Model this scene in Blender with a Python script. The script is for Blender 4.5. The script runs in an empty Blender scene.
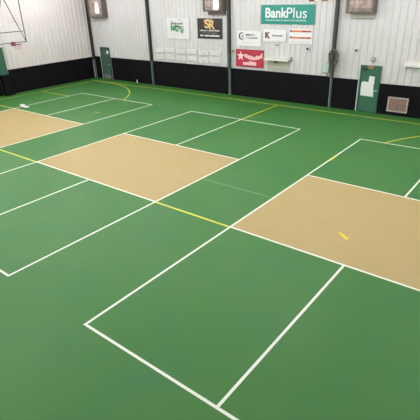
import bpy, bmesh, math, random
from mathutils import Vector, Matrix
random.seed(4)
S = bpy.context.scene
COL = S.collection

# ------------------------------------------------------------------ camera
cam = bpy.data.cameras.new('camera')
cam.sensor_fit = 'HORIZONTAL'; cam.sensor_width = 36.0
cam.lens = 36.0 * 442.07 / 420.0
cam.clip_end = 200
camo = bpy.data.objects.new('camera', cam); COL.objects.link(camo)
R = Vector((0.78672486, 0.61650989, -0.03129773))
U = Vector((-0.25164703, 0.36659654, 0.89570126))
F = Vector((-0.56368232, 0.69679447, -0.44355349))
P = Vector((5.87281786, -3.4889157, 5.43310832))
camo.matrix_world = Matrix(((R.x, U.x, -F.x, P.x), (R.y, U.y, -F.y, P.y), (R.z, U.z, -F.z, P.z), (0, 0, 0, 1)))
S.camera = camo

# ------------------------------------------------------------------ world, exposure, lamps
w = bpy.data.worlds.new('world'); S.world = w; w.use_nodes = True
w.node_tree.nodes['Background'].inputs[0].default_value = (1.0, 0.97, 0.92, 1)
w.node_tree.nodes['Background'].inputs[1].default_value = 0.05
S.view_settings.view_transform = 'Standard'
S.view_settings.look = 'None'
S.view_settings.gamma = 1.0
S.view_settings.use_curve_mapping = False
S.view_settings.exposure = 0.0
CEIL = 7.4
LAMP_W = 302.0
LAMPS = [(x, y) for x in (-18.5, -12.5, -6.5, -0.5, 5.5) for y in (-4.0, 1.8, 7.6, 13.4) if not (x > 2 and y < 0)]
for i, (x, y) in enumerate(LAMPS):
    l = bpy.data.lights.new('high_bay_lamp', 'POINT')
    l.shadow_soft_size = 0.3
    l.energy = LAMP_W * (0.64 if (x > -2 and y < 5) else 1.0); l.color = (1.0, 0.95, 1.03)
    o = bpy.data.objects.new('high_bay_lamp', l); COL.objects.link(o)
    o.location = (x, y, CEIL - 1.0)

# ------------------------------------------------------------------ materials
def mat(name, col, rough=0.6, metal=0.0, spec=0.5, noise=None, bump=0.0, bscale=40.0):
    m = bpy.data.materials.new(name); m.use_nodes = True
    nt = m.node_tree; b = nt.nodes['Principled BSDF']
    b.inputs['Base Color'].default_value = (*col, 1)
    b.inputs['Roughness'].default_value = rough
    b.inputs['Metallic'].default_value = metal
    b.inputs['Specular IOR Level'].default_value = spec
    tc = nt.nodes.new('ShaderNodeTexCoord')
    if noise:
        prev = None
        for (c2, scale, lo, hi, fac) in noise:
            n = nt.nodes.new('ShaderNodeTexNoise'); n.inputs['Scale'].default_value = scale
            n.inputs['Detail'].default_value = 5
            nt.links.new(tc.outputs['Object'], n.inputs['Vector'])
            mr = nt.nodes.new('ShaderNodeMapRange')
            mr.inputs['From Min'].default_value = lo; mr.inputs['From Max'].default_value = hi
            mr.inputs['To Max'].default_value = fac
            nt.links.new(n.outputs['Fac'], mr.inputs['Value'])
            mx = nt.nodes.new('ShaderNodeMix'); mx.data_type = 'RGBA'
            nt.links.new(mr.outputs['Result'], mx.inputs['Factor'])
            if prev is None: mx.inputs['A'].default_value = (*col, 1)
            else: nt.links.new(prev, mx.inputs['A'])
            mx.inputs['B'].default_value = (*c2, 1)
            prev = mx.outputs['Result']
        nt.links.new(prev, b.inputs['Base Color'])
    if bump:
        n = nt.nodes.new('ShaderNodeTexNoise'); n.inputs['Scale'].default_value = bscale
        nt.links.new(tc.outputs['Object'], n.inputs['Vector'])
        bp = nt.nodes.new('ShaderNodeBump'); bp.inputs['Strength'].default_value = bump
        bp.inputs['Distance'].default_value = 0.01
        nt.links.new(n.outputs['Fac'], bp.inputs['Height']); nt.links.new(bp.outputs['Normal'], b.inputs['Normal'])
    return m
def s(r, g, b):
    f = lambda v: ((v/255+0.055)/1.055)**2.4 if v > 10 else v/255/12.92
    return (f(r), f(g), f(b))

M = {}
M['green'] = mat('green_sport_floor', s(56, 115, 50), 0.5, spec=0.27,
                 noise=[(s(65, 118, 52), 0.35, 0.4, 0.65, 0.8), (s(50, 112, 62), 0.8, 0.45, 0.7, 0.7), (s(64, 113, 46), 2.5, 0.5, 0.7, 0.4)],
                 bump=0.05, bscale=60)
M['tan'] = mat('tan_court_paint', s(174, 155, 102), 0.5, spec=0.25, noise=[(s(177, 157, 108), 0.8, 0.4, 0.7, 0.8), (s(172, 150, 98), 3, 0.5, 0.7, 0.5)], bump=0.04)
M['line'] = mat('white_line_paint', s(236, 240, 226), 0.5)
M['oldline'] = mat('faded_line_paint', s(112, 158, 108), 0.5)
M['yellow'] = mat('yellow_line_paint', s(214, 212, 46), 0.5, noise=[(s(196, 196, 56), 2, 0.4, 0.7, 0.6)])
M['tape'] = mat('yellow_tape', s(220, 198, 40), 0.5)
M['wall'] = mat('ribbed_white_metal', s(206, 205, 202), 0.55, noise=[(s(199, 196, 191), 0.5, 0.45, 0.7, 0.6)])
M['wallw'] = mat('ribbed_warm_white_metal', s(216, 211, 206), 0.55, noise=[(s(216, 206, 200), 0.6, 0.45, 0.7, 0.7)])
M['ceil'] = mat('ceiling_insulation', s(200, 200, 196), 0.9)
M['mat'] = mat('black_vinyl_mat', s(15, 14, 17), 0.7, spec=0.12, noise=[(s(20, 16, 24), 1.2, 0.5, 0.7, 0.6)], bump=0.1, bscale=3)
M['coldark'] = mat('dark_column_paint', s(54, 58, 52), 0.6)
M['colgreen'] = mat('green_column_paint', s(92, 118, 102), 0.5)
M['colgreen2'] = mat('deep_green_column_paint', s(66, 92, 78), 0.5)
M['grn'] = mat('green_door_paint', s(46, 96, 70), 0.45, noise=[(s(56, 106, 80), 3, 0.4, 0.7, 0.6)])
M['dgrn'] = mat('dull_green_door_paint', s(60, 92, 80), 0.5, noise=[(s(84, 104, 98), 2, 0.45, 0.7, 0.6)])
M['mint'] = mat('pale_mint_paint', s(184, 204, 190), 0.5)
M['frame'] = mat('dark_green_frame', s(36, 66, 52), 0.5)
M['white'] = mat('white_vinyl', s(228, 228, 225), 0.5)
M['cream'] = mat('cream_panel', s(222, 220, 204), 0.6)
M['beige'] = mat('grey_beige_shade', s(176, 174, 158), 0.7)
M['pale'] = mat('off_white_vinyl', s(216, 218, 214), 0.55)
M['teal'] = mat('teal_vinyl', s(22, 136, 118), 0.5)
M['red'] = mat('red_vinyl', s(190, 44, 62), 0.5, noise=[(s(160, 34, 50), 4, 0.5, 0.7, 0.7)])
M['pink'] = mat('pale_pink_print', s(244, 206, 206), 0.5)
M['dkred'] = mat('dark_red_print', s(120, 30, 44), 0.5)
M['black'] = mat('black_board', s(48, 42, 38), 0.4)
M['gold'] = mat('gold_print', s(226, 190, 128), 0.4)
M['ltgrey'] = mat('light_grey_print', s(206, 206, 202), 0.5)
M['grey'] = mat('grey_print', s(120, 124, 122), 0.5)
M['dgrey'] = mat('dark_grey_print', s(72, 74, 74), 0.5)
M['agrey'] = mat('alarm_grey', s(150, 150, 144), 0.5)
M['dtape'] = mat('faded_yellow_tape', s(140, 152, 74), 0.5)
M['otape'] = mat('faded_orange_tape', s(206, 166, 88), 0.5)
M['leaf'] = mat('green_leaf_print', s(60, 128, 70), 0.5)
M['leaf2'] = mat('mid_green_print', s(110, 158, 120), 0.5)
M['maroon'] = mat('maroon_print', s(96, 48, 52), 0.5)
M['orange'] = mat('orange_stripe_print', s(214, 120, 84), 0.5)
M['brown'] = mat('dusty_brown_cover', s(196, 176, 168), 0.35, noise=[(s(150, 130, 120), 5, 0.4, 0.65, 0.9), (s(190, 168, 160), 9, 0.5, 0.7, 0.6)])
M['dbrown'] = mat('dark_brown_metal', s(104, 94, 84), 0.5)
M['bright'] = mat('bright_white_patch', s(252, 250, 246), 0.3)
M['steel'] = mat('grey_steel_tube', s(74, 78, 78), 0.4, metal=0.3)
M['rim'] = mat('dark_red_rim', s(126, 56, 50), 0.45)
M['net'] = mat('net_cord', s(190, 150, 146), 0.8)
M['ventf'] = mat('pinkish_grey_metal', s(178, 168, 162), 0.5)
M['louver'] = mat('brown_louver', s(132, 108, 94), 0.6, noise=[(s(176, 120, 84), 6, 0.5, 0.7, 0.8)])
M['cable'] = mat('olive_grey_cable', s(92, 89, 76), 0.7)
M['dark'] = mat('dark_metal', s(50, 48, 46), 0.5)
M['wheat'] = mat('yellow_tag', s(190, 170, 90), 0.5)
M['ply'] = mat('orange_brown_plate', s(150, 116, 80), 0.5)
M['lens'] = bpy.data.materials.new('lamp_lens'); M['lens'].use_nodes = True
_b = M['lens'].node_tree.nodes['Principled BSDF']; _b.inputs['Emission Color'].default_value = (1, .95, .87, 1); _b.inputs['Emission Strength'].default_value = 1.5
g = bpy.data.materials.new('clear_backboard'); g.use_nodes = True
_b = g.node_tree.nodes['Principled BSDF']; _b.inputs['Base Color'].default_value = (.85, .92, .9, 1)
_b.inputs['Roughness'].default_value = .08; _b.inputs['Alpha'].default_value = 0.08
M['glass'] = g

# ------------------------------------------------------------------ mesh helpers
def bx(bm, x0, x1, y0, y1, z0, z1, bev=0.0):
    b2 = bmesh.new(); bmesh.ops.create_cube(b2, size=1)
    for v in b2.verts:
        v.co = Vector(((x0+x1)/2 + v.co.x*(x1-x0), (y0+y1)/2 + v.co.y*(y1-y0), (z0+z1)/2 + v.co.z*(z1-z0)))
    if bev: bmesh.ops.bevel(b2, geom=list(b2.edges), offset=bev, segments=2, affect='EDGES', profile=.5)
    merge(bm, b2)
def merge(bm, b2):
    me = bpy.data.meshes.new('t'); b2.to_mesh(me); b2.free(); bm.from_mesh(me); bpy.data.meshes.remove(me)
def tube(bm, pts, r, seg=8, closed=False):
    pts = [Vector(p) for p in pts]; n = len(pts); rings = []
    for i, p in enumerate(pts):
        if closed: d = pts[(i+1) % n] - pts[i-1]
        else: d = pts[min(i+1, n-1)] - pts[max(i-1, 0)]
        d.normalize()
        a = Vector((0, 0, 1)) if abs(d.z) < .9 else Vector((1, 0, 0))
        e1 = d.cross(a).normalized(); e2 = d.cross(e1)
        rings.append([bm.verts.new(p + e1*r*math.cos(2*math.pi*k/seg) + e2*r*math.sin(2*math.pi*k/seg)) for k in range(seg)])
    for i in range(n if closed else n-1):
        a, b = rings[i], rings[(i+1) % n]
        for k in range(seg): bm.faces.new((a[k], a[(k+1) % seg], b[(k+1) % seg], b[k]))
    if not closed: bm.faces.new(rings[0][::-1]); bm.faces.new(rings[-1])
def prism(bm, poly, axis, a, b):
    """poly of (u, v); axis 'y': u=x, v=z extruded over y; axis 'z': u=x, v=y extruded over z."""
    def mk(u, v, t): return bm.verts.new((u, t, v) if axis == 'y' else (u, v, t))
    A = [mk(u, v, a) for u, v in poly]; B = [mk(u, v, b) for u, v in poly]
    n = len(poly)
    bm.faces.new(A); bm.faces.new(B[::-1])
    for i in range(n): bm.faces.new((A[i], B[i], B[(i+1) % n], A[(i+1) % n]))
def obj(name, bm, m, parent=None, loc=(0, 0, 0)):
    bmesh.ops.recalc_face_normals(bm, faces=bm.faces)
    me = bpy.data.meshes.new(name); bm.to_mesh(me); bm.free()
    me.materials.append(M[m] if isinstance(m, str) else m)
    o = bpy.data.objects.new(name, me); COL.objects.link(o)
    if parent is not None: o.parent = parent
    o.location = loc
    return o
def box(name, m, parent, x0, x1, y0, y1, z0, z1, bev=0.0):
    bm = bmesh.new(); bx(bm, x0, x1, y0, y1, z0, z1, bev); return obj(name, bm, m, parent)
def tag(o, label, cat, group=None):
    o['label'] = label; o['category'] = cat
    if group: o['group'] = group
    return o
def thing(name, label, cat, loc, group=None):
    o = bpy.data.objects.new(name, None); COL.objects.link(o); o.location = loc
    o.empty_display_size = .2
    return tag(o, label, cat, group)
def struct(o): o['kind'] = 'structure'; return o

# ------------------------------------------------------------------ room shell
X0, X1, Y0, Y1 = -21.60, 11.0, -8.0, 17.72       # inner wall faces
floor = struct(box('floor', 'green', None, X0-.3, X1+.3, Y0-.3, Y1+.3, -.2, 0))
struct(box('ceiling', 'ceil', None, X0-.3, X1+.3, Y0-.3, Y1+.3, CEIL, CEIL+.2))
def ribbed(name, m, a, b, along, face, sign):
    """metal sheet with trapezoid ribs; along 'x' or 'y'; face: coordinate of the flat pan; sign: direction into the room."""
    prof = []
    t = a; sp = 0.305
    while t < b - sp:
        prof += [(t, 0), (t+.20, 0), (t+.222, .028), (t+.262, .028), (t+.284, 0)]
        t += sp
    prof.append((b, 0))
    poly = [(u, face + sign*d) for u, d in prof] + [(b, face - sign*.2), (a, face - sign*.2)]
    bm = bmesh.new()
    prism(bm, poly if along == 'x' else [(v, u) for u, v in poly], 'z', 0, CEIL)
    return struct(obj(name, bm, m))
ribbed('wall_back', 'wall', X0-.2, X1+.2, 'x', Y1, -1)
ribbed('wall_left', 'wallw', Y0, Y1, 'y', X0, 1)
ribbed('wall_right', 'wall', Y0, Y1, 'y', X1, -1)
ribbed('wall_front', 'wall', X0-.2, X1+.2, 'x', Y0, 1)

# ------------------------------------------------------------------ court paint (flat paint on the floor)
H = .003
def rect(bm, x0, x1, y0, y1, h=H): bx(bm, x0, x1, y0, y1, -.01, h)
W, L, K = 6.096, 13.411, 4.572
HW = .026
courts = [0.0, -8.77, -17.69]
for cx in courts:
    bm = bmesh.new(); rect(bm, cx, cx+W, K, L-K, .0015); obj('tan_zone', bm, 'tan', floor)
for cx in courts:
    bm = bmesh.new()
    for x in (cx, cx+W): rect(bm, x-HW, x+HW, -HW, L+HW)
    for y in (0, K, L-K, L): rect(bm, cx-HW, cx+W+HW, y-HW, y+HW, H+.0004)
    xm = cx + W/2
    rect(bm, xm-HW, xm+HW, 0, K, H+.0006); rect(bm, xm-HW, xm+HW, L-K, L, H+.0006)
    obj('court_line', bm, 'line', floor)
bm = bmesh.new()
YL = .033
rect(bm, -20.55-YL, 10.0, 16.76-YL, 16.76+YL, .002)          # far sideline
rect(bm, -20.55-YL, -20.55+YL, 4.56, 16.76, .002)            # left end line
for a, b in ((-20.55, -17.72), (-11.58, -8.80), (-2.66, 0.0), (6.12, 10.0)): rect(bm, a, b, 4.56-YL, 4.56+YL, .002)
rect(bm, -5.72-YL, -5.72+YL, L+.03, 16.76, .002)             # half-court line
for y in (8.82, 12.45): rect(bm, -20.55, -17.72, y-YL, y+YL, .002)
def arc(bm, cx, cy, r, a0, a1, wd=YL, n=28, h=.002, keep=lambda x, y: True):
    for i in range(n):
        t0, t1 = [math.radians(a0+(a1-a0)*k/n) for k in (i, i+1)]
        tm = (t0+t1)/2
        if not keep(cx+r*math.cos(tm), cy+r*math.sin(tm)): continue
        q = [(cx+(r-wd)*math.cos(t0), cy+(r-wd)*math.sin(t0)), (cx+(r+wd)*math.cos(t0), cy+(r+wd)*math.sin(t0)),
             (cx+(r+wd)*math.cos(t1), cy+(r+wd)*math.sin(t1)), (cx+(r-wd)*math.cos(t1), cy+(r-wd)*math.sin(t1))]
        prism(bm, q, 'z', 0, h)
arc(bm, -19.35, 10.55, 6.15, 101, 15, n=60, keep=lambda x, y: y > L+.02)
rect(bm, -20.55, -19.35-1.15, 16.70-.03, 16.70+.03, .002)
arc(bm, 7.9, 10.65, 7.5, 158.5, 120, n=30)
obj('yellow_line', bm, 'yellow', floor)
bm = bmesh.new(); rect(bm, -2.60, -.08, 6.69, 6.72, .0015); obj('faded_line', bm, 'oldline', floor)

# tape marks and the white sheet on the floor
def tape(cx, cy, ang, ln, wd, label, m='tape'):
    bm = bmesh.new(); c, s_ = math.cos(ang), math.sin(ang)
    ns = 6; top = []
    q = []
    for k in range(ns+1): q.append((-ln/2+ln*k/ns, -wd/2 + .006*math.sin(k*2.1)))
    for k in range(ns+1): q.append((ln/2-ln*k/ns, wd/2 + .006*math.cos(k*1.7)))
    prism(bm, [(u*c-v*s_, u*s_+v*c) for u, v in q], 'z', 0, .005)
    o = obj('floor_tape', bm, m, None, (cx, cy, .0008)); return tag(o, label, 'tape')
tape(2.53, 5.76, math.radians(-34), .34, .09, 'short yellow tape mark lying inside the nearest tan rectangle')
tape(.03, 10.79, math.radians(92), .60, .06, 'yellow tape strip on the white sideline right of the middle court')
tape(-12.85, 10.67, math.radians(10), .42, .10, 'small yellow tape mark on green floor of the farthest court', 'dtape')
tape(-14.8, 6.7, math.radians(88), .5, .09, 'yellow tape mark on the tan rectangle at the far left', 'otape')
bm = bmesh.new()
gx = [(-18.25, 9.50), (-18.10, 9.74), (-17.66, 9.50), (-17.15, 9.50), (-17.20, 9.26), (-17.72, 9.30)]
prism(bm, gx, 'z', .0042, .018)
bmesh.ops.bevel(bm, geom=list(bm.edges), offset=.005, segments=2, affect='EDGES')
so = obj('white_sheet', bm, 'white'); tag(so, 'crumpled white sheet lying on the floor beside the far left tan rectangle', 'sheet')

# ------------------------------------------------------------------ wall mats
GB = 'black wall mats along the foot of the walls'
def wmat_x(a, b, h, label):
    t = thing('wall_mat', label, 'wall mat', ((a+b)/2, 17.66, 0), GB)
    n = max(1, round((b-a)/1.3)); st = (b-a)/n
    for i in range(n):
        bm = bmesh.new(); bx(bm, -(b-a)/2+i*st+.002, -(b-a)/2+(i+1)*st-.002, -.018, .028, .01, h, .006)
        obj('mat_panel', bm, 'mat', t)
    return t
def wmat_y(a, b, h, label):
    t = thing('wall_mat', label, 'wall mat', (-21.54, (a+b)/2, 0), GB)
    n = max(1, round((b-a)/1.3)); st = (b-a)/n
    for i in range(n):
        bm = bmesh.new(); bx(bm, -.03, .018, -(b-a)/2+i*st+.002, -(b-a)/2+(i+1)*st-.002, .01, h, .006)
        obj('mat_panel', bm, 'mat', t)
    return t
wmat_x(-21.41, -20.74, 1.50, 'short black wall mat between the room corner and the dull green door')
wmat_x(-19.66, -15.64, 1.50, 'black wall mat right of the dull green door near the corner')
mB = wmat_x(-15.545, -9.44, 1.52, 'long black wall mat below the rows of small white name plates')
wmat_x(-9.345, -3.31, 1.49, 'long black wall mat below the red banner with a star')
wmat_x(-3.215, -1.94, 1.46, 'black wall mat just left of the bright green door')
wmat_x(-.90, 5.0, 1.38, 'black wall mat right of the bright green door, around the floor-level vent')
wmat_y(11.02, 17.50, 1.46, 'black wall mat along the left wall between corner and hoop column')
wmat_y(4.0, 10.36, 1.40, 'black wall mat on the left wall beyond the hoop column')
# padded wrap of the wide column on the left wall
tag(box('column_pad', 'mat', None, -21.56, -21.18, 10.38, 11.0, .01, 1.22, .02), 'black pad wrapped round the foot of the wide green column on the left wall', 'pad')

# ------------------------------------------------------------------ steel columns
def column(x, label, hg=2.1, off=0.0):
    t = thing('steel_column', label, 'column', (x, 17.56, 0), 'steel columns on the long back wall')
    def ibeam(bm, z0, z1):
        bx(bm, -.07, .07, -.05, -.035, z0, z1); bx(bm, -.07, .07, .10, .115, z0, z1); bx(bm, -.01, .01, -.036, .101, z0, z1)
    bm = bmesh.new(); bx(bm, -.03, .045, -.03, .075, 0, 1.47, .004); obj('lower_shaft', bm, 'colgreen', t)['label'] = 'slim grey green lower shaft'
    if hg > 1.5:
        bm = bmesh.new(); ibeam(bm, 1.47, hg); obj('middle_shaft', bm, 'colgreen2', t)['label'] = 'green painted middle of the shaft'
    else: hg = 1.47
    bm = bmesh.new(); ibeam(bm, hg, CEIL-.01); obj('upper_shaft', bm, 'coldark', t)['label'] = 'dark upper shaft'
    box('base_plate', 'colgreen', t, -.10, .10, -.08, .08, .0, .015)
    return t
column(-15.60, 'dark steel column right of the corner, before the rows of white plates', 1.5)
column(-9.40, 'steel column between the black sign and the red star banner', 2.3)
column(-3.27, 'steel column with a coil of cable hung on it, left of the bright green door', 1.9)
t = thing('steel_column', 'dark steel column standing in the room corner', 'column', (-21.47, 17.56, 0), 'steel columns on the long back wall')
for nm, m, a, b in (('lower_shaft', 'colgreen', 0, 1.25), ('upper_shaft', 'coldark', 1.25, CEIL-.01)):
    bm = bmesh.new()
    if a == 0: bx(bm, -.0, .05, -.03, .075, a, b); obj(nm, bm, m, t); continue
    bx(bm, -.07, .07, -.05, -.035, a, b); bx(bm, -.07, .07, .10, .115, a, b); bx(bm, -.01, .01, -.036, .101, a, b)
    obj(nm, bm, m, t)
# wide column on the left wall behind the hoop
t = thing('steel_column', 'wide green column on the left wall behind the basketball hoop', 'column', (-21.45, 10.68, 0))
bm = bmesh.new(); bx(bm, -.11, -.095, -.22, .22, 1.22, 2.80); bx(bm, .05, .07, -.22, .22, 1.22, 2.80); bx(bm, -.096, .051, -.012, .012, 1.22, 2.80)
obj('lower_shaft', bm, 'grn', t)['label'] = 'green lower shaft'
bm = bmesh.new(); bx(bm, -.11, -.095, -.22, .22, 2.80, CEIL-.01); bx(bm, .05, .07, -.22, .22, 2.80, CEIL-.01); bx(bm, -.096, .051, -.012, .012, 2.80, CEIL-.01)
obj('upper_shaft', bm, 'wallw', t)

# ------------------------------------------------------------------ doors
def door(n, x0, x1, h, leafm, framem, hinge_left=True):
    t = bpy.data.objects.new('door_%d' % n, None); COL.objects.link(t); struct(t); t.location = ((x0+x1)/2, 17.66, 0)
    hw = (x1-x0)/2
    bm = bmesh.new()
    bx(bm, -hw, -hw+.06, -.05, .03, 0, h, .006); bx(bm, hw-.06, hw, -.05, .03, 0, h, .006); bx(bm, -hw+.058, hw-.058, -.05, .03, h-.07, h, .006)
    obj('door_frame', bm, framem, t)
    bm = bmesh.new(); bx(bm, -hw+.064, hw-.064, -.025, .02, .012, h-.075, .004)
    leaf = obj('door_leaf', bm, leafm, t)
    hx = hw-.13 if hinge_left else -hw+.13
    bm = bmesh.new(); bmesh.ops.create_cone(bm, cap_ends=True, segments=16, radius1=.035, radius2=.03, depth=.02, matrix=Matrix.Translation((hx, -.035, 1.02)) @ Matrix.Rotation(math.pi/2, 4, 'X'))
    tube(bm, [(hx, -.04, 1.02), (hx, -.075, 1.02)], .012); tube(bm, [(hx, -.07, 1.02), (hx-.11*(1 if hinge_left else -1), -.07, 1.02)], .011)
    obj('door_handle', bm, 'ltgrey', leaf)
    return t, leaf, hw
d1, leaf1, hw1 = door(1, -1.88, -.92, 2.14, 'grn', 'grn')
box('door_closer', 'dark', leaf1, -.40, -.16, -.075, -.027, 1.93, 2.0, .006)
box('head_plate', 'ply', d1, -.13, .15, -.065, -.052, 2.0, 2.125, .003)
d2, leaf2, hw2 = door(2, -20.68, -19.74, 2.15, 'dgrn', 'frame')
box('kick_plate', 'grey', leaf2, -.36, .36, -.03, -.0255, .03, .30)
box('left_trim', 'mint', d2, -hw2-.05, -hw2-.004, -.055, .0, 0, 1.52)
box('left_trim', 'mint', d1, -hw1-.05, -hw1-.004, -.055, .0, 0, 1.48)
# papers
def sheet(name, quad, y0, y1, m, label, cat):
    c = [sum(q[i] for q in quad)/len(quad) for i in (0, 1)]
    bm = bmesh.new(); prism(bm, [(u-c[0], v-c[1]) for u, v in quad], 'y', y0-17.6, y1-17.6)
    o = obj(name, bm, m, None, (c[0], 17.6, c[1])); return tag(o, label, cat)
sheet('paper_notice', [(-1.76, 1.38), (-1.62, 1.42), (-1.20, 1.36), (-1.16, .93), (-1.14, .74), (-1.76, .76), (-1.78, 1.05)], 17.629, 17.632, 'white',
      'large white paper taped across the middle of the bright green door', 'paper')
sheet('paper_notice', [(-1.42, 1.68), (-1.17, 1.66), (-1.17, 1.30), (-1.45, 1.32)], 17.625, 17.6285, 'white',
      'narrow white paper above the large paper on the bright green door', 'paper')
sheet('paper_notice', [(-20.02, 1.93), (-19.83, 1.93), (-19.83, 1.73), (-20.02, 1.73)], 17.630, 17.634, 'white',
      'small white notice near the top of the dull green door', 'paper')

# ------------------------------------------------------------------ lettering
def text(parent, body, m, x0, x1, z0, z1, y, bold=0.0, shear=0.0, name='lettering'):
    cu = bpy.data.curves.new('t', 'FONT'); cu.body = body; cu.size = 1; cu.extrude = .01; cu.offset = bold; cu.shear = shear
    o = bpy.data.objects.new('t', cu); COL.objects.link(o)
    dg = bpy.context.evaluated_depsgraph_get(); me = bpy.data.meshes.new_from_object(o.evaluated_get(dg))
    bpy.data.objects.remove(o)
    xs = [v.co.x for v in me.vertices]; ys = [v.co.y for v in me.vertices]
    a, b, c, d = min(xs), max(xs), min(ys), max(ys)
    for v in me.vertices:
        v.co = Vector((x0+(v.co.x-a)/(b-a)*(x1-x0), y-.001+v.co.z*.3*-.1, z0+(v.co.y-c)/(d-c)*(z1-z0)))
    me.materials.clear(); me.materials.append(M[m]); me.name = name
    q = bpy.data.objects.new(name, me); COL.objects.link(q); q.parent = parent
    return q
def smallprint(parent, m, x0, x1, z0, z1, y, seed=1, fill=.8, name='small_print', wmin=.03, wmax=.09):
    """a line of print too small to read: short strokes of uneven width and height."""
    rr = random.Random(seed); bm = bmesh.new(); x = x0
    while x < x1-.01:
        ww = min(rr.uniform(wmin, wmax), x1-x); hh = rr.uniform(.6, 1.0)*(z1-z0)
        if rr.random() < fill: bx(bm, x, x+ww*.8, y-.003, y, z0, z0+hh)
        x += ww
    bx(bm, x0, x-.01, y-.0024, y, z0+.3*(z1-z0), z0+.5*(z1-z0))
    return obj(name, bm, m, parent)
def sign(name, label, cat, x0, x1, z0, z1, m, th=.012, bev=.003, group=None, y=17.676, hem=False):
    t = thing(name, label, cat, ((x0+x1)/2, y, (z0+z1)/2), group)
    hw, hh = (x1-x0)/2, (z1-z0)/2
    box('panel', m, t, -hw, hw, -th, 0, -hh, hh, bev)
    return t, hw, hh, -th

# teal bank banner
t, a, h, yf = sign('banner', 'big teal banner with white bank name, highest of the wall signs', 'banner', -7.42, -4.40, 3.83, 4.72, 'teal')
text(t, 'Bank', 'white', -a+.27, -a+1.53, -.16, .31, yf, bold=.026)
text(t, 'Plus', 'white', -a+1.50, -a+2.60, -.16, .31, yf, bold=.0)
text(t, "It's more than a name. It's a promise.", 'white', -a+.30, a-.42, -.32, -.22, yf, bold=.012, name='tagline')
for sx in (-1, 1):
    for sz in (-1, 1):
        bm = bmesh.new(); bmesh.ops.create_cone(bm, cap_ends=True, segments=12, radius1=.03, radius2=.03, depth=.01, matrix=Matrix.Translation((sx*(a-.06), yf-.003, sz*(h-.06))) @ Matrix.Rotation(math.pi/2, 4, 'X')); obj('grommet', bm, 'grey', t)

# white sign with crescent emblem
t, a, h, yf = sign('sign', 'white sign with grey crescent emblem, directly above the red banner', 'sign', -8.92, -7.38, 2.70, 3.47, 'white')
bm = bmesh.new(); q = []
for k in range(25):
    an = math.radians(40+280*k/24); q.append((-.47+.19*math.cos(an), .12+.19*math.sin(an)))
for k in range(25):
    an = math.radians(320-280*k/24); q.append((-.43+.14*math.cos(an), .12+.14*math.sin(an)*1.0))
prism(bm, q, 'y', yf-.003, yf); obj('crescent_emblem', bm, 'dgrey', t)
def star(bm, cx, cz, r, y0, y1, ri=.42, rot=90):
    prism(bm, [(cx+(r if k % 2 == 0 else r*ri)*math.cos(math.radians(rot+36*k)), cz+(r if k % 2 == 0 else r*ri)*math.sin(math.radians(rot+36*k))) for k in range(10)], 'y', y0, y1)
bm = bmesh.new(); star(bm, -.40, .11, .075, yf-.004, yf-.0005, .55); obj('star_emblem', bm, 'dgrey', t)
smallprint(t, 'dgrey', -.20, .36, .14, .25, yf, 3)
smallprint(t, 'grey', -.20, .55, .00, .10, yf, 5)
smallprint(t, 'ltgrey', -.40, .45, -.24, -.18, yf, 6)

# white sign with dark K emblem
t, a, h, yf = sign('sign', 'white sign with dark maroon letter emblem, between crescent and orange striped signs', 'sign', -7.24, -5.92, 2.98, 3.56, 'white')
text(t, 'K', 'maroon', -a+.10, -a+.42, -.14, .18, yf, bold=.06)
smallprint(t, 'grey', -.12, .48, -.03, .08, yf, 9, wmin=.08, wmax=.13)
smallprint(t, 'ltgrey', -.45, .45, -.24, -.20, yf, 10)
# white sign with orange stripes
t, a, h, yf = sign('sign', 'white sign with two orange stripes, below right end of teal banner', 'sign', -5.74, -4.46, 2.93, 3.62, 'white')
for z, sd in ((.20, 1), (-.10, 2)):
    box('stripe', 'orange', t, -a+.12, a-.06, yf-.003, yf, z, z+.085)
    box('stripe_end', 'maroon', t, -a+.05, -a+.15, yf-.004, yf, z+.005, z+.09)
smallprint(t, 'maroon', .08, .56, .215, .275, yf-.003, 12)
smallprint(t, 'maroon', .0, .56, -.09, -.03, yf-.003, 13)
smallprint(t, 'ltgrey', -.5, .5, -.28, -.20, yf, 14)

# red banner with star
t, a, h, yf = sign('banner', 'red banner with white star and curved lettering above the black mats', 'banner', -9.00, -7.20, 1.62, 2.53, 'red')
bm = bmesh.new(); star(bm, -.58, .10, .27, yf-.004, yf); obj('star_emblem', bm, 'pink', t)
bm = bmesh.new(); rr = random.Random(3); x = -.32
while x < .76:
    dz = -.22*(1-((x-.2)/.55)**2)*.6
    bx(bm, x, x+.085, yf-.004, yf, .06+dz, .06+dz+rr.uniform(.16, .24)); x += .105
obj('curved_lettering', bm, 'pink', t)
smallprint(t, 'pink', -.42, .45, -.36, -.13, yf, 22, wmin=.09, wmax=.14, fill=.95, name='lower_lettering')
bm = bmesh.new()
pts_ = [(-.32+1.1*k/14, .34 - .16*math.sin(math.pi*k/14)) for k in range(15)]
tube(bm, [(u, yf-.002, v) for u, v in pts_], .022, 6); obj('curved_stripe', bm, 'dkred', t)
bm = bmesh.new()
for z in (-h+.015, h-.015): bx(bm, -a, a, yf-.002, yf, z-.014, z+.014)
for x in (-a+.015, a-.015): bx(bm, x-.014, x+.014, yf-.002, yf, -h, h)
obj('hem', bm, 'dkred', t)

# black sign with gold letters
t, a, h, yf = sign('sign', 'black square sign with gold letters SR', 'sign', -11.70, -9.92, 3.00, 4.07, 'black')
text(t, 'S', 'gold', -.36, .02, .02, .46, yf, bold=.03)
text(t, 'R', 'gold', -.02, .38, -.04, .42, yf, bold=.03)
bm = bmesh.new(); tube(bm, [(-.05+.35*math.cos(math.radians(q)), yf-.002, .36+.12*math.sin(math.radians(q))) for q in range(10, 171, 16)], .02, 6); obj('gold_arch', bm, 'gold', t)
smallprint(t, 'ltgrey', -.72, .72, -.14, -.06, yf, 31)
smallprint(t, 'grey', -.5, .5, -.26, -.20, yf, 32)
smallprint(t, 'white', -.68, .72, -.42, -.31, yf, 33, fill=.9)

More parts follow.
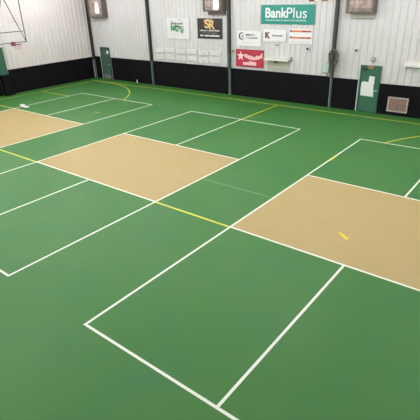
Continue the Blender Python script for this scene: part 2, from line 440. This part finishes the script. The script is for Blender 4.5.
# white sign with green foliage
t, a, h, yf = sign('sign', 'white sign with grey script and green leaf picture, leftmost of the wall signs', 'sign', -14.15, -12.32, 2.90, 4.07, 'pale')
smallprint(t, 'grey', -.52, .42, .22, .36, yf, 41, wmin=.04, wmax=.08)
bm = bmesh.new(); tube(bm, [(-.55, yf-.002, .24), (-.45, yf-.002, .46), (-.40, yf-.002, .24), (-.2, yf-.002, .30), (.1, yf-.002, .27), (.45, yf-.002, .33)], .018, 6)
tube(bm, [(.0, yf-.002, .45), (.2, yf-.002, .50), (.42, yf-.002, .46)], .012, 6); obj('script_stroke', bm, 'grey', t)
rr = random.Random(8)
def leaves(n, cx, cz, sx, sz, sd):
    bm = bmesh.new(); r_ = random.Random(sd)
    for k in range(n):
        an = r_.uniform(0, 6.28); ln = r_.uniform(.10, .20); wd = ln*.3; px = cx+r_.uniform(-sx, sx); pz = cz+r_.uniform(-sz, sz)
        q = [(-ln, 0), (-ln*.3, wd), (ln*.4, wd*.8), (ln, 0), (ln*.4, -wd*.8), (-ln*.3, -wd)]
        d = .0003*k
        prism(bm, [(px+u*math.cos(an)-v*math.sin(an), pz+u*math.sin(an)+v*math.cos(an)) for u, v in q], 'y', yf-.002-d, yf)
    return bm
obj('leaf_picture', leaves(16, -.25, .0, .26, .12, 5), 'leaf', t)
obj('leaf_picture', leaves(9, .25, -.05, .22, .18, 6), 'leaf2', t)
smallprint(t, 'dgrey', .02, .48, .08, .18, yf, 42)
smallprint(t, 'pink', -.6, .6, -.50, -.44, yf, 43)
smallprint(t, 'ltgrey', -.5, .5, -.36, -.30, yf, 44)

# rows of small name plates
words_ = ['leftmost', 'second from the left', 'third from the left', 'fourth from the left', 'fifth from the left', 'rightmost']
for r_i, (row, zc) in enumerate((('upper', 2.20), ('lower', 1.80))):
    for k in range(6):
        cx = -14.85 + k*.88
        z = zc + (.03 if k % 2 else 0)
        t, a, h, yf = sign('name_plate', 'small white name plate, %s in the %s row' % (words_[k], row), 'plate', cx-.36, cx+.36, z-.13, z+.13, 'pale', th=.012,
                           group='white name plates in two rows on the wall')
        smallprint(t, 'ltgrey', -.26, .26, .01, .07, yf, 60+k+10*r_i, wmin=.05, wmax=.09)
        if k in (2, 4): smallprint(t, 'grey', -.07, .07, -.06, -.02, yf, 80+k)

# ------------------------------------------------------------------ wall boxes high up
def ventbox(label, x0, x1, z0, bright, group):
    t = thing('guarded_wall_box', label, 'wall box', ((x0+x1)/2, 17.69, z0), group)
    a = (x1-x0)/2; hgt = 1.45; d = -.42
    bm = bmesh.new()
    bx(bm, -a, -a+.10, d, 0, 0, hgt, .01); bx(bm, a-.10, a, d, 0, 0, hgt, .01)
    bx(bm, -a+.098, a-.098, d, 0, 0, .09, .01); bx(bm, -a+.098, a-.098, d, 0, hgt-.09, hgt, .01)
    bx(bm, -a+.10, a-.10, -.03, 0, .09, hgt-.09)
    obj('housing', bm, 'dbrown', t)
    bm = bmesh.new(); n = 10; rows = []
    for i in range(n+1):
        r = []
        for j in range(n+1):
            u = -1+2*i/n; v = -1+2*j/n
            r.append(bm.verts.new((u*(a-.10), d+.06-.12*(1-u**4)*(1-v**4), hgt/2+v*(hgt/2-.09))))
        rows.append(r)
    for i in range(n):
        for j in range(n): bm.faces.new((rows[i][j], rows[i+1][j], rows[i+1][j+1], rows[i][j+1]))
    obj('cover', bm, 'brown', t)['label'] = 'dusty brown cover'
    bm = bmesh.new()
    for k in range(5):
        x = -a+.14+(2*a-.28)*k/4
        tube(bm, [(x, d-.02-.10*(1-abs(x/a)**4), .09), (x, d-.08-.04*(1-abs(x/a)**4), hgt/2), (x, d-.02-.10*(1-abs(x/a)**4), hgt-.09)], .008, 6)
    for k in range(4):
        z = .2+(hgt-.4)*k/3
        tube(bm, [(-a+.04, d-.01, z), (-a*.5, d-.10, z), (a*.5, d-.10, z), (a-.04, d-.01, z)], .008, 6)
    obj('wire_guard', bm, 'dbrown', t)
    if z0 > 4.2: box('shade_block', 'beige' if not bright else 'dbrown', t, -a+.14, a-.06, -.16, 0, -.19, -.002, .005)  # added block, coloured as the shadow band below the box
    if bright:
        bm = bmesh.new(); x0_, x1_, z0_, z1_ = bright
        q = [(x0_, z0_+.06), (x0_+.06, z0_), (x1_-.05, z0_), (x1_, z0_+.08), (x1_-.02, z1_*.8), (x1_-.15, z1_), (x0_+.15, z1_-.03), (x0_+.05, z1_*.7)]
        prism(bm, q, 'y', d-.125, d-.10); obj('bright_patch', bm, 'bright', t)['label'] = 'bright white patch'  # flat white patch set in front of the cover
    return t
GV = 'brown guarded boxes high on the back wall'
ventbox('brown guarded wall box above the dull green door, near the corner', -20.98, -19.45, 4.04, (.12, .60, .28, 1.0), GV)
ventbox('brown guarded wall box directly above the black SR sign', -10.94, -9.62, 4.43, (.14, .54, .08, 1.3), GV)
ventbox('brown guarded wall box without a bright patch, above the bright green door', -2.72, -1.48, 4.34, None, GV)
t, a, h, yf = sign('sign', 'white sign with red and brown marks, cut off by picture top above teal banner', 'sign', -4.78, -3.72, 4.85, 5.7, 'cream', y=17.676)
box('red_mark', 'dkred', t, -a+.02, -a+.30, yf-.004, yf, -h, -h+.5); box('brown_mark', 'ply', t, .12, .48, yf-.004, yf, -h, -h+.5)

# ------------------------------------------------------------------ shelf with bracket, right ledge, small wall fittings
t = thing('wall_shelf', 'cream shelf with grey painted-shade panel under it, right of the red banner', 'shelf', (-6.32, 17.69, 1.98))
box('shelf_board', 'cream', t, -.74, .70, -.26, 0, .09, .20, .008)
box('shade_panel', 'beige', t, -.62, .66, -.02, 0, -.40, .088, .004)  # grey panel gives the shade under the shelf as colour
bm = bmesh.new()
tube(bm, [(-.12, -.10, .09), (-.12, -.10, -.03)], .05, 8); tube(bm, [(-.22, -.06, .07), (-.12, -.10, .0), (-.02, -.06, .07)], .03, 8)
obj('hook', bm, 'dark', t)['label'] = 'dark hook under the shelf'
t = thing('wall_ledge', 'white wall-mounted ledge box at the right edge of the picture', 'ledge', (.70, 17.69, 2.20))
box('body', 'white', t, -.64, .64, -.20, 0, 0, .15, .02); box('top_cap', 'cream', t, -.60, .60, -.14, 0, .152, .24, .01)
def fitting(x, z, wd, hg, m, dotm, label, d=.05):
    t = thing('junction_box', label, 'wall box', (x, 17.69, z))
    box('box_body', m, t, -wd/2, wd/2, -d, 0, -hg/2, hg/2, .006)
    bm = bmesh.new(); bmesh.ops.create_cone(bm, cap_ends=True, segments=14, radius1=min(wd, hg)*.36, radius2=min(wd, hg)*.3, depth=.02, matrix=Matrix.Translation((0, -d-.009, 0)) @ Matrix.Rotation(math.pi/2, 4, 'X'))
    obj('knob', bm, dotm, t)
fitting(-6.40, 2.83, .14, .12, 'ltgrey', 'dark', 'tiny grey box with dark centre below the maroon letter sign')
fitting(-4.66, 2.72, .20, .26, 'ltgrey', 'dark', 'small grey box with dark knob below the striped sign')
fitting(-2.20, 2.76, .16, .16, 'ltgrey', 'dark', 'small box with dark knob between cable coil and green door')
fitting(-5.58, 2.18, .12, .20, 'grey', 'ltgrey', 'small grey box at the right end of the cream shelf')
fitting(-9.18, 2.40, .10, .16, 'wheat', 'dark', 'small yellow tag box just right of the column by the red banner')
t = thing('alarm_bell', 'round grey alarm bell above the bright green door', 'bell', (-1.36, 17.69, 2.42))
bm = bmesh.new()
bmesh.ops.create_uvsphere(bm, u_segments=20, v_segments=10, radius=.115, matrix=Matrix.Translation((0, -.05, 0)) @ Matrix.Diagonal((1, .5, 1, 1)))
obj('gong', bm, 'agrey', t); box('back_box', 'ltgrey', t, -.09, .09, -.03, 0, -.09, .09, .005)

# ------------------------------------------------------------------ mint box and coiled cable at the third column
t = thing('electrical_box', 'pale mint electrical box left of the column with cable coil', 'electrical box', (-3.60, 17.69, 1.92))
box('box_body', 'mint', t, -.17, .17, -.12, 0, -.24, .24, .01); box('box_door', 'mint', t, -.15, .15, -.13, -.121, -.22, .22, .004)
bm = bmesh.new(); tube(bm, [(0, -.05, -.24), (0, -.05, -.42)], .02, 8); obj('conduit', bm, 'ltgrey', t)
t = thing('cable_coil', 'tangled coil of olive cable hanging on the steel column', 'cable', (-3.21, 17.42, 2.3))
rr = random.Random(12)
for k in range(8):
    bm = bmesh.new(); cx = rr.uniform(.02, .16); rx = rr.uniform(.09, .22); rz = rr.uniform(.30, .44); cz = .45-rz*.9
    tube(bm, [(cx+rx*math.cos(q*math.pi/12)*(1+.15*math.sin(q*.9+k)), -.03-.02*k+.02*math.sin(q+k), cz+rz*math.sin(q*math.pi/12)) for q in range(24)], .018, 6, True)
    obj('cable_loop', bm, 'cable', t)
bm = bmesh.new(); tube(bm, [(.0, -.08, -.35), (.03, -.09, -.55), (.08, -.06, -.75), (.10, -.01, -.85)], .035, 8); tube(bm, [(-.03, -.08, -.30), (.0, -.10, -.60), (.02, -.08, -.82)], .03, 8)
obj('cable_tail', bm, 'cable', t)
bm = bmesh.new(); tube(bm, [(0, .095, .44), (0, -.16, .44), (0, -.20, .50)], .014, 6); obj('hook', bm, 'dark', t)

# ------------------------------------------------------------------ vent in the mat
t = thing('wall_vent', 'framed brown louvred vent low in the black mat, right of green door', 'vent', (.02, 17.64, .17))
bm = bmesh.new(); a = .455
bx(bm, -a, -a+.06, -.05, 0, 0, .67, .006); bx(bm, a-.06, a, -.05, 0, 0, .67, .006); bx(bm, -a+.058, a-.058, -.05, 0, 0, .06, .006); bx(bm, -a+.058, a-.058, -.05, 0, .61, .67, .006)
obj('vent_frame', bm, 'ventf', t)
bm = bmesh.new()
for k in range(9):
    z = .075+k*.06
    b2 = bmesh.new(); bx(b2, -a+.06, a-.06, -.03, .0, -.022, .026)
    bmesh.ops.transform(b2, matrix=Matrix.Translation((0, 0, z+.02)) @ Matrix.Shear('XY', 4, (0, 0)), verts=b2.verts)
    for v in b2.verts: v.co.y += (v.co.z-z-.02)*.25
    merge(bm, b2)
bx(bm, -.015, .015, -.04, -.03, .06, .61)
obj('louvres', bm, 'louver', t)

# ------------------------------------------------------------------ white bottle at the mat
t = thing('bottle', 'small white bottle standing on floor against the black mat', 'bottle', (-17.05, 17.50, 0))
def lathe(bm, prof, n=14):
    rings = [[bm.verts.new((r*math.cos(2*math.pi*k/n), r*math.sin(2*math.pi*k/n), z)) for k in range(n)] for r, z in prof]
    for i in range(len(rings)-1):
        for k in range(n): bm.faces.new((rings[i][k], rings[i][(k+1) % n], rings[i+1][(k+1) % n], rings[i+1][k]))
    bm.faces.new(rings[0][::-1]); bm.faces.new(rings[-1])
bm = bmesh.new(); lathe(bm, [(.034, 0), (.038, .01), (.038, .15), (.03, .18), (.014, .20), (.014, .22)]); obj('bottle_body', bm, 'white', t)
bm = bmesh.new(); lathe(bm, [(.018, .215), (.018, .24), (.012, .245)]); obj('cap', bm, 'ltgrey', t)

# ------------------------------------------------------------------ basketball hoop hung from above
t = thing('basketball_hoop', 'ceiling-hung basketball hoop with clear backboard by the left wall', 'basketball hoop', (-19.40, 10.48, 3.15))
HZ = CEIL-3.15
yw = .92
for sy in (-1, 1):
    bm = bmesh.new(); tube(bm, [(-.02, sy*yw, 0), (-.02, sy*yw, HZ)], .028, 10); obj('hanger_post', bm, 'steel', t)
    bm = bmesh.new(); tube(bm, [(-.05, sy*yw, .02), (-.05, sy*.56, .96), (-.05, sy*.10, 2.2), (-.05, sy*.04, HZ)], .026, 10); obj('diagonal_brace', bm, 'steel', t)
for z in (.0, .57):
    bm = bmesh.new(); tube(bm, [(-.02, -yw, z), (-.02, yw, z)], .026, 10); obj('cross_rail', bm, 'steel', t)
box('backboard', 'glass', t, .012, .024, -.90, .90, -.10, .97)
bm = bmesh.new(); n = 28
tube(bm, [(.42+.235*math.cos(2*math.pi*k/n), .05+.235*math.sin(2*math.pi*k/n), -.06) for k in range(n)], .018, 8, True)
bx(bm, .026, .19, -.06, .16, -.10, -.045, .006); bx(bm, .026, .05, -.09, .19, -.16, .06, .004)
rim = obj('rim', bm, 'rim', t)
bm = bmesh.new()
for k in range(12):
    a0 = 2*math.pi*k/12
    for sgn in (-1, 1):
        tube(bm, [(.42+(.235-.10*q)*math.cos(a0+sgn*q*.52), .05+(.235-.10*q)*math.sin(a0+sgn*q*.52), -.07-.25*q) for q in (0, .5, 1)], .004, 4)
obj('net', bm, 'net', rim)

# ------------------------------------------------------------------ high bay fixtures (out of view, added to light the room)
def fixture():
    t = thing('high_bay_light', 'square high bay light hanging from the ceiling, added out of view', 'ceiling light', (0, 0, 0), 'high bay lights')
    box('housing', 'ltgrey', t, -.62, .62, -.62, .62, -.64, -.56, .01)
    box('lens', 'lens', t, -.58, .58, -.58, .58, -.655, -.641)
    bm = bmesh.new()
    for sx in (-.5, .5): tube(bm, [(sx, 0, -.56), (sx, 0, -.005)], .006, 6)
    obj('hanger_rod', bm, 'dark', t)
    return t
f0 = fixture()
for i, (x, y) in enumerate(LAMPS):
    if i == 0: f0.location = (x, y, CEIL)
    else:
        c = f0.copy(); COL.objects.link(c); c.location = (x, y, CEIL)
        for ch in list(f0.children):
            d = ch.copy(); COL.objects.link(d); d.parent = c
